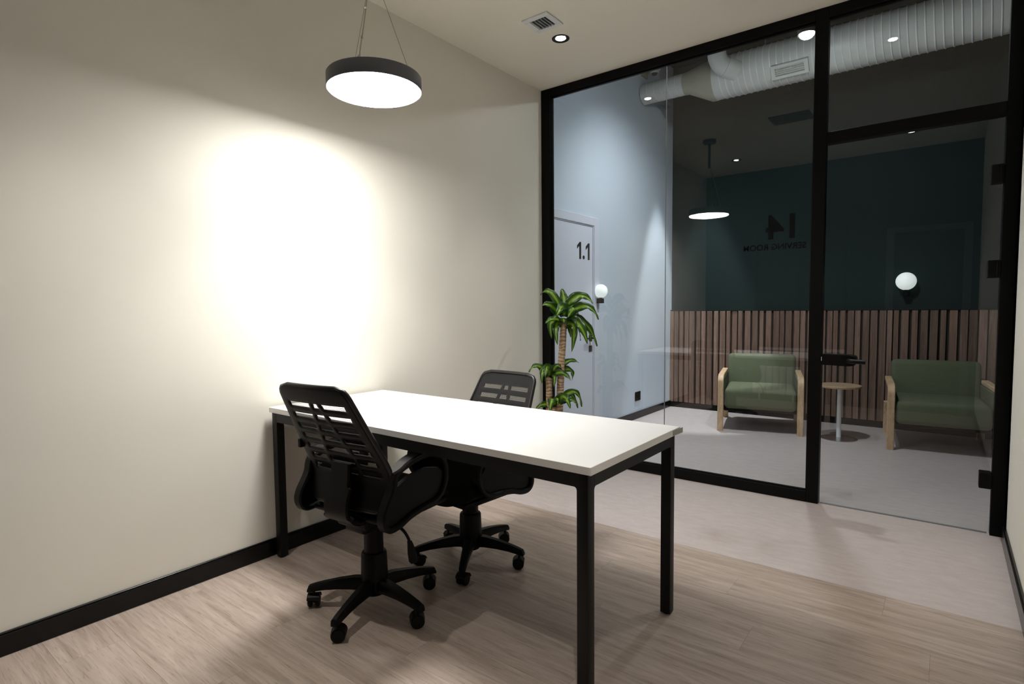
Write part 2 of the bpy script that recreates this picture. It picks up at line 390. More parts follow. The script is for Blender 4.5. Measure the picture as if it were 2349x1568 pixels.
bm = new(); box(bm, 1.0297, 1.0333, 0.0262, 0.0338, 0.068, H-0.062); obj('glazing_joint', bm, 'joint', wn)
# lettering stuck on the hall face of the pane (so it reads backwards from inside)
def decal(s, size, bold, cx, z, xs=1.0):
    me = text_mesh(s, size, bold, 0.0004); me.materials.append(MT['decal'])
    o = bpy.data.objects.new('lettering', me); COL.objects.link(o); o.parent = gp
    o.matrix_local = Matrix.Translation((cx, 0.0358, z)) @ Matrix.Rotation(PI, 4, 'Z') @ Matrix.Rotation(PI/2, 4, 'X') @ Matrix.Scale(xs, 4, (1, 0, 0))
    return o
decal('14', 0.205, 0.006, 1.79, 1.625)
decal('SERVING ROOM', 0.052, 0.0012, 1.737, 1.555, 0.98)

dr = thing('door_1', 'frameless glass door with black lever handle and black hinge blocks', 'door', (0, GY, 0), kind='structure')
gl = pane('glass_leaf', 2.026, 2.812, 0.008, 2.140, dr)
for z0, z1 in ((1.812, 1.906), (1.336, 1.426), (0.243, 0.327)):
    bm = new(); box(bm, 2.765, 2.815, -0.004, 0.062, z0, z1, bev=0.004); box(bm, 2.800, 2.818, -0.008, 0.010, z0+0.006, z1-0.006, bev=0.003)
    obj('hinge', bm, 'frame', dr)
bm = new()
prism(bm, [(2.024, .851), (2.150, .848), (2.180, .850), (2.196, .858), (2.200, .872), (2.200, .896), (2.194, .908), (2.160, .913), (2.024, .915)], -0.012, 0.072,
      Matrix(((1, 0, 0, 0), (0, 0, 1, 0), (0, 1, 0, 0), (0, 0, 0, 1))))
bmesh.ops.bevel(bm, geom=list(bm.edges), offset=0.003, segments=2, affect='EDGES')
lk = obj('lock_case', bm, 'plastic', dr, smooth=True)
bm = new()
tube(bm, bez([(2.165, -0.012, .882), (2.168, -0.045, .882), (2.185, -0.055, .882), (2.215, -0.055, .881), (2.250, -0.055, .880)], 6), [0.013]*24+[0.0125], 12)
obj('lever', bm, 'plastic', lk, smooth=True)
bm = new(); box(bm, 2.0215, 2.0245, -0.010, 0.002, .874, .899, bev=0.001, seg=1); o = obj('strike_plate', bm, 'whitem', dr); o['label'] = 'small white strike plate'
bm = new(); box(bm, 2.030, 2.806, 0.026, 0.034, 0.0015, 0.0075); obj('door_sweep', bm, 'joint', dr)

# ================================================================ back of the room (seen mirrored in the glass)
dr = thing('door_2', 'plain dark door in a pale grey frame in the back wall', 'door', (2.43, YB, 0), kind='structure')
for s in (-1, 1):
    bm = new(); box(bm, s*0.345-0.035, s*0.345+0.035, -0.10, 0.014, 0, 2.01, bev=0.002, seg=1); obj('jamb', bm, 'jamb', dr)
bm = new(); box(bm, -0.38, 0.38, -0.10, 0.014, 2.01, 2.07, bev=0.002, seg=1); obj('jamb', bm, 'jamb', dr)
bm = new(); box(bm, -0.310, 0.310, -0.09, -0.05, 0.005, 2.01, bev=0.002, seg=1); obj('door_leaf', bm, 'backwall', dr)
w2 = thing('window_2', 'dark night window above a white sill in the back wall', 'window', (1.165, YB, 0), kind='structure')
bm = new(); box(bm, -0.49, 0.49, 0.0, 0.02, 0.69, 2.15); bmesh.ops.delete(bm, geom=[], context='VERTS'); obj('night_pane', bm, 'night', w2)
for x in (-0.49, 0.0, 0.49):
    bm = new(); box(bm, x-0.02, x+0.02, 0.0, 0.03, 0.69, 2.15, bev=0.002, seg=1); obj('window_frame', bm, 'frame', w2)
bm = new(); box(bm, -0.50, 0.50, -0.02, 0.10, 0.645, 0.675, bev=0.004); obj('window_sill', bm, 'whitem', w2)
rd = thing('radiator', 'white column radiator under the back window, seen reflected in the glass', 'radiator', (0.925, YB+0.055, 0))
for k in range(7):
    bm = new(); x = -0.24+0.08*k; box(bm, x-0.036, x+0.036, -0.035, 0.035, 0.09, 0.44, bev=0.010, seg=2); obj('fin', bm, 'whitem', rd)
for x in (-0.2, 0.2):
    bm = new(); tube(bm, [(x, 0, 0.0), (x, 0, 0.10)], 0.012, 8); obj('pipe', bm, 'whitem', rd, smooth=True)

# ================================================================ SETTING: the hall behind the glass
HW = -0.02; HY = 6.44; HZ = 4.0; HX = 4.5
bm = new(); box(bm, HW-0.15, HW, GY+GD, HY+0.15, -0.1, HZ)
tag(obj('wall_hall_left', bm, 'hallwhite'), 'cool white hall wall with a numbered door, behind the glass', 'wall', kind='structure')
bm = new(); box(bm, HW, HX, HY, HY+0.15, -0.1, HZ)
tag(obj('wall_hall_back', bm, 'green'), 'dark green hall wall above the timber slats', 'wall', kind='structure')
bm = new(); box(bm, HX, HX+0.15, GY+GD, HY+0.15, -0.1, HZ)
tag(obj('wall_hall_right', bm, 'green'), 'dark green end wall of the hall, out of sight to the right', 'wall', kind='structure')
bm = new(); box(bm, XR, HX, GY-0.1, GY+GD, -0.1, HZ); box(bm, -0.15, XR, GY+GD-0.02, GY+GD+0.0, H+0.15, HZ)
tag(obj('wall_hall_front', bm, 'hallwhite'), 'hall side of the partition wall above and beside the glass', 'wall', kind='structure')
bm = new(); box(bm, HW-0.15, HX+0.15, GY, HY+0.15, HZ, HZ+0.1)
tag(obj('ceiling_hall', bm, 'hallblack'), 'black painted hall ceiling above the air duct', 'ceiling', kind='structure')
bm = new(); box(bm, HW, HW+0.014, 4.66, HY-0.036, 0, 0.075, bev=0.002, seg=1)
tag(obj('baseboard_hall_left', bm, 'base'), 'black baseboard along the white hall wall beside the numbered door', 'baseboard', kind='structure')
# slatted dado
dd = thing('trim_1', 'walnut slat panelling on the lower half of the hall wall', 'panelling', (0, HY, 0), kind='structure')
ZS = 1.150
bm = new(); box(bm, HW, HX, -0.012, 0, 0.0, ZS+0.004); obj('backing_board', bm, plain('dark brown backing', (0.030, 0.019, 0.014), 0.8), dd)
bm = new(); box(bm, HW, HX, -0.040, 0, 0.0, 0.062); obj('plinth', bm, 'dark', dd)
bm = new(); box(bm, HW, HX, -0.038, 0, ZS+0.004, ZS+0.016); obj('cap_strip', bm, 'green', dd)
x = HW+0.003; k = 0
slat_m = {}
while x < 3.55:
    wd = (0.046, 0.054, 0.040, 0.058)[random.randrange(4)]; dp = (0.030, 0.034, 0.020, 0.027)[random.randrange(4)]
    key = (wd, dp)
    if key not in slat_m:
        bm = new(); box(bm, -wd/2, wd/2, -0.012-dp, -0.012, 0.066, ZS, bev=0.0015, seg=1)
        o = obj('slat', bm, 'slat', dd); slat_m[key] = o
    else:
        o = slat_m[key].copy(); COL.objects.link(o); o.parent = dd
    o.location = (x+wd/2, 0, 0)
    x += wd + (0.016, 0.024, 0.020, 0.010)[random.randrange(4)]; k += 1

# numbered door in the hall's left wall
dr = thing('door_3', 'white hall door marked 1.1 in a white frame behind the glass', 'door', (HW, 4.16, 0), kind='structure')
bm = new()
y0, y1, zt = -0.362, 0.362, 1.958
box(bm, 0, 0.022, y0-0.085, y0, 0, zt+0.075, bev=0.004); box(bm, 0, 0.022, y1, y1+0.085, 0, zt+0.075, bev=0.004); box(bm, 0, 0.022, y0, y1, zt, zt+0.075, bev=0.004)
obj('door_frame', bm, 'trim', dr)
bm = new(); box(bm, 0, 0.012, y0, y0+0.010, 0, zt, bev=0.002); box(bm, 0, 0.012, y1-0.010, y1, 0, zt, bev=0.002); box(bm, 0, 0.012, y0+0.010, y1-0.010, zt-0.010, zt, bev=0.002)
obj('door_stop', bm, 'trim', dr)
bm = new(); box(bm, 0, 0.007, y0+0.013, y1-0.013, 0.006, zt-0.014, bev=0.001); lf = obj('door_leaf', bm, 'trim', dr)
for z in (1.80, 1.16, 0.30):
    bm = new(); lathe(bm, [(0.008, -0.05), (0.008, 0.05)], 10); o = obj('hinge', bm, 'plastic', dr, loc=(0.014, y0+0.016, z))
def digit1(cy, h, wd):   # a bold 1 with a flag on its left
    st = 0.030
    return [(cy+wd/2-st, 0), (cy+wd/2, 0), (cy+wd/2, h), (cy+wd/2-st*0.75, h), (cy-wd/2, h-0.034), (cy-wd/2, h-0.064), (cy+wd/2-st, h-0.036)]
bm = new(); mm = Matrix(((0, 0, 1, 0), (1, 0, 0, 0), (0, 1, 0, 0), (0, 0, 0, 1)))
hh = 0.152
prism(bm, digit1(0.110, hh, 0.068), 0.007, 0.009, mm); prism(bm, digit1(0.262, hh, 0.068), 0.007, 0.009, mm)
prism(bm, [(0.190+0.018*math.cos(2*PI*i/14), 0.018+0.018*math.sin(2*PI*i/14)) for i in range(14)], 0.007, 0.009, mm)
o = obj('number', bm, 'decal', lf); o.location = (0, -0.005, 1.640)
bm = new(); box(bm, 0.007, 0.014, 0.275, 0.330, 0.795, 0.852, bev=0.003); obj('keyhole_plate', bm, 'plastic', lf)
bm = new(); box(bm, 0.007, 0.014, 0.275, 0.330, 0.895, 0.950, bev=0.003)
tube(bm, bez([(0.014, 0.302, 0.922), (0.05, 0.302, 0.922), (0.055, 0.28, 0.922), (0.055, 0.19, 0.922)], 6), 0.009, 10); obj('door_handle', bm, 'plastic', lf, smooth=True)

# hall socket, sconces
t = thing('wall_socket', 'black socket plate low on the white hall wall', 'socket', (HW, 5.50, 0.242))
bm = new(); box(bm, 0, 0.008, -0.066, 0.066, -0.049, 0.049, bev=0.005); obj('plate', bm, 'plastic', t)
bm = new(); lathe(bm, [(0.020, 0), (0.020, 0.004)], 18, axis='X'); obj('socket_insert', bm, 'dark', t, loc=(0.008, 0, 0))
def sconce(loc, rz, r, label):
    """globe carried by a small black wall box, facing local +x"""
    t = thing('globe_sconce', label, 'wall lamp', loc, rz, 'globe wall lamps in the hall')
    bm = new(); box(bm, 0, r+0.010, -0.026, 0.026, -r-0.050, -r-0.004, bev=0.004)
    obj('wall_box', bm, 'plastic', t)
    bm = new(); lathe(bm, [(0.012, -r-0.004), (0.020, -r+0.004), (0.024, -r+0.010)], 16); obj('lamp_holder', bm, 'plastic', t, smooth=True, loc=(r-0.012, 0, 0))
    bm = new(); bmesh.ops.create_uvsphere(bm, u_segments=32, v_segments=20, radius=r); obj('globe', bm, 'globe', t, smooth=True, loc=(r-0.012, 0, 0))
    return t
sconce((HW, 4.585, 1.357), 0, 0.064, 'frosted globe lamp beside the numbered white door')
sconce((2.298, HY, 1.424), -PI/2, 0.083, 'frosted globe lamp on the dark green wall above the right armchair')

# ---- air duct
dt = thing('air_duct', 'grey white spiral air duct hung under the black hall ceiling', 'duct', (0, 5.60, 3.42), kind=None)
bm = new(); lathe(bm, [(0.19, 0.74), (0.192, 0.76), (0.19, 0.78), (0.19, HX-0.02)], 40, axis='X'); obj('main_pipe', bm, 'duct', dt, smooth=True)
bm = new(); lathe(bm, [(0.104, HW+0.012), (0.104, 0.46)], 32, axis='X', mat=Matrix.Translation((0, 0, 0.035))); sp = obj('small_pipe', bm, 'duct', dt, smooth=True)
bm = new()
ring = []
for xx, rr, zz in ((0.44, 0.107, 0.035), (0.475, 0.107, 0.035), (0.71, 0.193, 0.0), (0.76, 0.194, 0.0)): ring.append((xx, rr, zz))
vr = [[bm.verts.new((xx, rr*math.cos(2*PI*i/36), zz+rr*math.sin(2*PI*i/36))) for i in range(36)] for xx, rr, zz in ring]
for a, b in zip(vr, vr[1:]):
    for i in range(36): bm.faces.new((a[i], a[(i+1) % 36], b[(i+1) % 36], b[i]))
obj('reducer', bm, 'reducer', dt, smooth=True)
bm = new()
pitch = 0.0565; n = int((HX-0.05-0.80)/pitch*20)
tube(bm, [(0.80+pitch*k/20, 0.1905*math.cos(2*PI*k/20), 0.1905*math.sin(2*PI*k/20)) for k in range(n)], 0.0060, 6); obj('spiral_seam', bm, 'seam', dt, smooth=True)
bm = new()
tube(bm, [(0.03+0.075*k/16, 0.1042*math.cos(2*PI*k/16), 0.035+0.1042*math.sin(2*PI*k/16)) for k in range(int(0.40/0.075*16))], 0.0028, 5); obj('spiral_seam', bm, 'seam', dt, smooth=True)
# branch pipe: comes down from the ceiling and elbows into the main pipe
bm = new()
tube(bm, [(0.84, -0.27, HZ-3.42-0.002), (0.84, -0.27, 0.14)], 0.082, 24)
tube(bm, bez([(0.84, -0.27, 0.17), (0.845, -0.262, 0.10), (0.875, -0.235, 0.035), (0.93, -0.19, 0.0)], 6), 0.083, 24)
tube(bm, [(0.905, -0.212, 0.017), (0.99, -0.14, -0.025)], 0.091, 24)
obj('branch_pipe', bm, 'duct', dt, smooth=True)
bm = new()
A = Matrix.Translation((1.447, 0, 0)) @ Matrix.Rotation(math.radians(38), 4, 'X')
for (x0, x1, z0, z1) in ((-0.15, 0.15, 0.036, 0.060), (-0.15, 0.15, -0.060, -0.036), (-0.15, -0.118, -0.036, 0.036), (0.118, 0.15, -0.036, 0.036)):
    box(bm, x0, x1, -0.222, -0.172, z0, z1, mat=A)
gr = obj('grille_frame', bm, 'duct', dt)
bm = new()
for z in (-0.024, -0.006, 0.012, 0.028): box(bm, -0.118, 0.118, -0.212, -0.196, z-0.003, z+0.003, mat=A)
box(bm, -0.118, 0.118, -0.192, -0.186, -0.036, 0.036, mat=A)
obj('louvre', bm, 'duct', gr)
for xx in (1.20, 2.6, 3.9):
    bm = new(); tube(bm, [(xx, 0, 0.19), (xx, 0, HZ-3.42)], 0.003, 6); obj('hanger_wire', bm, 'wire', dt)

# ---- dome camera on its wall bracket
t = thing('dome_camera', 'white dome security camera on a bracket above the small duct', 'security camera', (HW, 5.62, 3.70))
bm = new(); box(bm, 0.0, 0.22, -0.07, 0.07, 0.02, 0.05, bev=0.003); box(bm, 0, 0.02, -0.07, 0.07, -0.06, 0.05, bev=0.003); obj('bracket', bm, 'reducer', t)
bm = new(); lathe(bm, [(0.062, 0.02), (0.062, -0.005), (0.055, -0.018), (0.046, -0.022)], 28); obj('housing', bm, 'whitem', t, smooth=True, loc=(0.125, 0, 0))
bm = new(); lathe(bm, [(0.050, -0.02)]+[(0.050*math.cos(a), -0.02-0.048*math.sin(a)) for a in (0.3, 0.6, 0.9, 1.2, 1.45)], 28); obj('dome', bm, 'whitem', t, smooth=True, loc=(0.125, 0, 0))
bm = new(); lathe(bm, [(0.036, -0.052), (0.026, -0.066), (0.004, -0.071)], 20); o = obj('lens', bm, 'night', t, smooth=True, loc=(0.128, -0.012, 0))

# ---- hall lights
def spot(name, loc, aim, watts, ang, blend, rad, col, parent):
    l = bpy.data.lights.new(name, 'SPOT'); l.energy = watts; l.spot_size = math.radians(ang); l.spot_blend = blend; l.shadow_soft_size = rad; l.color = col
    o = bpy.data.objects.new(name, l); COL.objects.link(o); o.location = loc; o.parent = parent
    o.rotation_euler = (Vector(aim)).to_track_quat('-Z', 'Y').to_euler()
    return o
t = thing('hall_spotlight', 'bright black cylinder spotlight hanging in the hall behind the top of the mullion', 'spotlight', (1.765, 4.42, 3.12))
bm = new(); lathe(bm, [(0.052, 0.0), (0.060, 0.0), (0.060, 0.14), (0.03, 0.15)], 28); obj('body', bm, 'plastic', t, smooth=True)
bm = new(); lathe(bm, [(0.004, -0.030), (0.022, -0.027), (0.037, -0.018), (0.046, -0.008), (0.048, 0.004)], 28); obj('lens', bm, 'spotled', t, smooth=True)
bm = new(); tube(bm, [(0, 0, 0.15), (0, 0, HZ-3.12)], 0.008, 8); obj('stem', bm, 'plastic', t)
spot('spot_lamp', (0, 0, -0.035), (0.05, 0.15, -1), HALL_SPOT_W, 110, 0.5, 0.05, COOL, t)
t = thing('hall_downlight', 'black cylinder downlight under the hall ceiling near the white wall, hidden by the partition head', 'spotlight', (1.25, 4.45, 3.33))
bm = new(); lathe(bm, [(0.045, 0.0), (0.05, 0.0), (0.05, 0.12), (0.02, 0.13)], 24); obj('body', bm, 'plastic', t, smooth=True)
bm = new(); lathe(bm, [(0.04, -0.002), (0.04, 0.002)], 24); obj('lens', bm, 'led', t)
bm = new(); tube(bm, [(0, 0, 0.13), (0, 0, HZ-3.33)], 0.008, 8); obj('stem', bm, 'plastic', t)
spot('spot_lamp', (0, 0, -0.012), (-0.55, 0.35, -1), HALL_DOWN_W, 108, 1.0, 0.05, COOL, t)
t = thing('ceiling_spotlight', 'black ceiling spotlight that lights the far corner of the hall', 'spotlight', (0.45, 5.96, HZ-0.13))
bm = new(); seg = 28; rg = [[bm.verts.new((r_*math.cos(2*PI*i/seg), r_*math.sin(2*PI*i/seg), z_)) for i in range(seg)] for r_, z_ in ((0.040, 0.06), (0.046, 0.0), (0.052, 0.0), (0.052, 0.13))]
for a_, b_ in zip(rg, rg[1:]):
    for i in range(seg): bm.faces.new((a_[i], a_[(i+1) % seg], b_[(i+1) % seg], b_[i]))
obj('body', bm, 'plastic', t, smooth=True)
bm = new(); lathe(bm, [(0.038, 0.055), (0.038, 0.059)], 24); obj('lens', bm, 'led', t)
spot('spot_lamp', (0, 0, 0.045), (-0.02, 0.02, -1), CORNER_SPOT_W, 32, 0.4, 0.02, COOL, t)

# ---- two armchairs and the side table
def armchair(loc, rz, label):
    """origin at the outer front foot on the left as seen from the office; front faces local -y"""
    W_, D_ = 0.745, 0.80
    t = thing('armchair', label, 'armchair', loc, rz, 'pair of green hall armchairs')
    for sx in (0, 1):
        xx = 0.026 if sx == 0 else W_-0.026
        bm = new()
        pts = bez([(xx, 0.028, 0.0), (xx, 0.028, 0.25), (xx, 0.028, 0.44), (xx, 0.040, 0.495), (xx, 0.085, 0.522), (xx, 0.18, 0.528), (xx, 0.45, 0.530), (xx, 0.66, 0.532)], 6)
        strap(bm, pts, 0.052, 0.034, rnd=0.004)
        o = obj('arm_frame', bm, 'armwood', t)
        bm = new(); strap(bm, [(xx, 0.78, 0.0), (xx, 0.765, 0.12), (xx, 0.735, 0.30)], 0.052, 0.045, rnd=0.004); obj('rear_leg', bm, 'armwood', t)
        bm = new(); x0 = 0.030 if sx == 0 else W_-0.056; box(bm, x0, x0+0.026, 0.052, 0.735, 0.20, 0.508, bev=0.006); obj('side_panel', bm, 'sofa', t)
    bm = new(); box(bm, 0.058, W_-0.058, 0.018, 0.64, 0.218, 0.405, bev=0.040, seg=5)
    for v in bm.verts:   # slightly crowned cushion
        if v.co.z > 0.36: v.co.z += 0.022*max(0, 1-((v.co.x-W_/2)/0.33)**2)
    obj('seat', bm, 'sofa', t, smooth=True)
    bm = new(); box(bm, 0.045, W_-0.045, 0.60, 0.71, 0.26, 0.700, bev=0.045, seg=6)
    for v in bm.verts: v.co.y += (v.co.z-0.26)*0.22
    obj('backrest', bm, 'sofa', t, smooth=True)
    bm = new(); box(bm, 0.056, W_-0.056, 0.05, 0.74, 0.195, 0.225, bev=0.003, seg=1); obj('seat_frame', bm, 'dark', t)
    return t
armchair((0.876, 5.365, 0), math.radians(13.0), 'green armchair with ash arms left of the round side table')
armchair((2.243, 5.43, 0), math.radians(6.0), 'green armchair with ash arms behind the glass door')
t = thing('side_table', 'small round wood topped table on a steel stem between the armchairs', 'table', (1.866, 5.66, 0))
bm = new(); lathe(bm, [(0.165, 0.468), (0.172, 0.472), (0.172, 0.486), (0.168, 0.490)], 40); obj('tabletop', bm, 'topwood', t, smooth=True)
bm = new(); lathe(bm, [(0.019, 0.010), (0.019, 0.466), (0.05, 0.468)], 20); obj('stem', bm, 'whitem', t, smooth=True)
bm = new(); lathe(bm, [(0.150, 0.0), (0.150, 0.006), (0.12, 0.010), (0.03, 0.016)], 40); obj('base', bm, 'chrome', t, smooth=True)

# ================================================================ OFFICE CEILING THINGS
t = thing('ceiling_vent', 'small square white air vent in the ceiling beside the downlight', 'vent', (0.624, 2.775, H))
bm = new(); o_, i_ = 0.091, 0.056
for (x0, x1, y0, y1) in ((-o_, o_, i_, o_), (-o_, o_, -o_, -i_), (-o_, -i_, -i_, i_), (i_, o_, -i_, i_)): box(bm, x0, x1, y0, y1, -0.010, 0.0, bev=0.002, seg=1)
obj('frame', bm, 'whitem', t)
bm = new(); box(bm, -i_, i_, -i_, i_, -0.002, -0.0005); obj('backing', bm, 'jamb', t)
for k in range(5):
    bm = new(); x = -0.043+0.0215*k; box(bm, -0.001, 0.001, -i_, i_, -0.009, 0.009, mat=Matrix.Translation((x, 0, -0.0095)) @ Matrix.Rotation(math.radians(-38), 4, 'Y')); obj('louvre', bm, 'whitem', t)
t = thing('ceiling_grille', 'dark air grille in the ceiling, visible only mirrored in the glass', 'vent', (1.43, 1.75, H))
bm = new()
for (x0, x1, y0, y1) in ((-.17, .17, .10, .13), (-.17, .17, -.13, -.10), (-.17, -.14, -.10, .10), (.14, .17, -.10, .10)): box(bm, x0, x1, y0, y1, -0.012, 0, bev=0.002, seg=1)
obj('frame', bm, 'grille', t)
for k in range(6):
    bm = new(); y = -0.083+0.033*k; box(bm, -.14, .14, y-0.010, y+0.010, -0.008, -0.002); obj('louvre', bm, 'grille', t)
def downlight(loc, label, first=[]):
    if first:
        r, _ = dup(first[0], loc, 0, label)
    else:
        r = thing('downlight', label, 'downlight', loc, 0, 'recessed downlights in the office ceiling')
        bm = new()
        seg = 32
        prof = [(0.056, -0.0005), (0.056, -0.004), (0.050, -0.006), (0.046, -0.0045), (0.036, -0.0015)]
        rg = [[bm.verts.new((rr*math.cos(2*PI*i/seg), rr*math.sin(2*PI*i/seg), z)) for i in range(seg)] for rr, z in prof]
        for a, b in zip(rg, rg[1:]):
            for i in range(seg): bm.faces.new((a[i], a[(i+1) % seg], b[(i+1) % seg], b[i]))
        obj('trim_ring', bm, 'plastic', r, smooth=True)
        bm = new(); lathe(bm, [(0.026, -0.0035), (0.026, -0.0010)], 28); obj('lens', bm, 'led', r)
        first.append(r)
    spot('downlight_lamp', (0, 0, -0.012), (0, 0, -1), DOWNLIGHT_W, 62, 1.0, 0.018, (1.0, 0.955, 0.90), r)
    return r
downlight((0.597, 3.02, H), 'black rimmed recessed downlight beside the ceiling vent')
downlight((0.590, 0.506, H), 'recessed downlight over the near left floor, mirrored beside the reflected pendant canopy')
downlight((2.279, 2.988, H), 'recessed downlight in front of the glass door, mirrored on the duct')
downlight((2.279, 0.506, H), 'recessed downlight above the near right floor, out of frame')

t = thing('pendant_light', 'round charcoal disc pendant lamp hanging over the white desk', 'pendant lamp', (0.606, 1.506, 2.152))
bm = new(); lathe(bm, [(0.196, 0.003), (0.201, 0.0), (0.202, 0.004), (0.202, 0.056), (0.199, 0.060)], 64); obj('body', bm, 'pendant', t, smooth=True)
bm = new(); lathe(bm, [(0.193, -0.004), (0.1965, -0.001), (0.1965, 0.004)], 64); obj('diffuser', bm, 'diff', t, smooth=True)
ct = H-2.152
al = bpy.data.lights.new('diffuser_lamp', 'AREA'); al.shape = 'DISK'; al.size = 0.38; al.energy = PENDANT_DOWN_W; al.spread = math.radians(105); al.color = (1.0, 0.985, 0.95)
ao = bpy.data.objects.new('diffuser_lamp', al); COL.objects.link(ao); ao.parent = t; ao.location = (0, 0, -0.008)
hub = 0.500
for a in (math.radians(60), PI, math.radians(300)):
    p = (0.170*math.cos(a), 0.170*math.sin(a), 0.060)
    bm = new(); tube(bm, [p, (0.008*math.cos(a), 0.008*math.sin(a), hub)], 0.0010, 6); wv = obj('suspension_wire', bm, 'wire', t)
    bm = new(); lathe(bm, [(0.006, 0), (0.006, 0.012), (0.003, 0.02)], 10); obj('wire_grip', bm, 'chrome', wv, loc=p)
bm = new(); tube(bm, bez([(0.088, -0.140, 0.060), (0.084, -0.138, 0.10), (0.060, -0.098, 0.22), (0.034, -0.056, 0.36), (0.010, -0.012, hub)], 6), 0.0026, 8); pc = obj('power_cable', bm, plain('clear sleeved cable', (0.50, 0.48, 0.42), 0.3), t)
for zz, xx, yy in ((0.16, 0.072, -0.118), (0.30, 0.046, -0.076), (0.42, 0.024, -0.036)):
    bm = new(); lathe(bm, [(0.0045, 0), (0.0045, 0.008)], 8); obj('cable_clip', bm, 'chrome', pc, loc=(xx, yy, zz))
bm = new(); lathe(bm, [(0.006, hub-0.012), (0.013, hub-0.008), (0.013, ct-0.03)], 16); obj('stem', bm, 'pendant', t, smooth=True)
bm = new(); lathe(bm, [(0.062, ct-0.032), (0.066, ct-0.028), (0.066, ct)], 32); obj('ceiling_canopy', bm, 'pendant', t, smooth=True)

# ================================================================ DESK
DX0, DX1, DY0, DY1, DZ = 0.030, 1.799, 1.290, 1.985, 0.74
t = thing('desk', 'long white office desk on a black steel frame against the left wall', 'desk', ((DX0+DX1)/2, (DY0+DY1)/2, 0))
hx, hy = (DX1-DX0)/2, (DY1-DY0)/2
bm = new(); box(bm, -hx, hx, -hy, hy, DZ-0.025, DZ, bev=0.0012, seg=1); dtop = obj('desktop', bm, 'desk', t)
bm = new(); box(bm, hx+0.0002, hx+0.0022, hy-0.075, hy+0.004, DZ-0.022, DZ-0.002)
for v in bm.verts:
    if v.co.y > hy: v.co.x += 0.006
o = obj('loose_edge_band', bm, 'edgeband', dtop); o['label'] = 'lifted greyish strip of edge band at the far right corner'
s = 0.040; LX = (0.033-(DX0+DX1)/2, 1.782-(DX0+DX1)/2); LY = (1.302-(DY0+DY1)/2, 1.974-(DY0+DY1)/2)
for sx in (0, 1):
    for sy in (0, 1):
        bm = new(); x0, x1 = (LX[0], LX[0]+s) if sx == 0 else (LX[1]-s, LX[1]); y0, y1 = (LY[0], LY[0]+s) if sy == 0 else (LY[1]-s, LY[1])
        box(bm, x0, x1, y0, y1, 0.004, DZ-0.0255, bev=0.003, seg=2)
        lg = obj('leg', bm, 'steel', t, smooth=True)
        bm = new(); lathe(bm, [(0.016, 0), (0.016, 0.005)], 16); obj('foot', bm, 'plastic', lg, loc=((x0+x1)/2, (y0+y1)/2, 0))
b0, b1 = DZ-0.071, DZ-0.0255
def beam(a, c, d0, d1, along):
    """welded beam between two legs with a small fillet at each end"""
    r = 0.009; L_, R_ = a-0.0005, c+0.0005
    arc = [(r-r*math.cos(q), r-r*math.sin(q)) for q in (0.4, 0.8, 1.2)]
    poly = [(L_, b1), (L_, b0-r)] + [(L_+p, b0-q) for p, q in arc] + [(L_+r, b0), (R_-r, b0)] + [(R_-p, b0-q) for p, q in reversed(arc)] + [(R_, b0-r), (R_, b1)]
    bm = new()
    mt = Matrix(((1, 0, 0, 0), (0, 0, 1, 0), (0, 1, 0, 0), (0, 0, 0, 1))) if along == 'x' else Matrix(((0, 0, 1, 0), (1, 0, 0, 0), (0, 1, 0, 0), (0, 0, 0, 1)))
    prism(bm, poly, d0, d1, mt); obj('beam', bm, 'steel', t)
for y0 in (LY[0]+0.0005, LY[1]-s+0.0005): beam(LX[0]+s, LX[1]-s, y0, y0+s-0.001, 'x')
for x0 in (LX[0]+0.0005, LX[1]-s+0.0005): beam(LY[0]+s, LY[1]-s, x0, x0+s-0.001, 'y')

# ================================================================ OFFICE CHAIRS (origin on the floor under the column, facing local +y)
def lerp_tab(tab, t):
    for (a, *va), (b, *vb) in zip(tab, tab[1:]):
        if t <= b: k = (t-a)/(b-a); k = k*k*(3-2*k) if False else k; return [p+(q-p)*k for p, q in zip(va, vb)]
    return list(tab[-1][1:])
# height, y of the back surface, half width
BACK = [(0.462, -0.152, 0.196), (0.530, -0.126, 0.215), (0.580, -0.118, 0.223), (0.640, -0.141, 0.220), (0.700, -0.174, 0.212), (0.780, -0.216, 0.200), (0.860, -0.258, 0.188), (0.935, -0.297, 0.177)]
ZB0, ZB1 = BACK[0][0], BACK[-1][0]
def smooth_back(z):
    # average a few samples so the profile has no kinks
    acc = [0, 0]
    for d in (-0.03, -0.015, 0, 0.015, 0.03):
        v = lerp_tab(BACK, min(max(z+d, ZB0), ZB1)); acc[0] += v[0]/5; acc[1] += v[1]/5
    return acc
def back_pt(s, z, off=0.0):
    y, hw = smooth_back(z)
    R_ = 0.040
    dz = max(0, R_-(ZB1-z)); db = max(0, 0.05-(z-ZB0))
    inset = R_-math.sqrt(max(0, R_*R_-dz*dz)) + 0.8*(0.05-math.sqrt(max(0, 0.0025-db*db)))
    hw -= inset
    c = 0.010*(s*s)
    x = s*hw
    zz = z
    return Vector((x, y+c+off, zz))
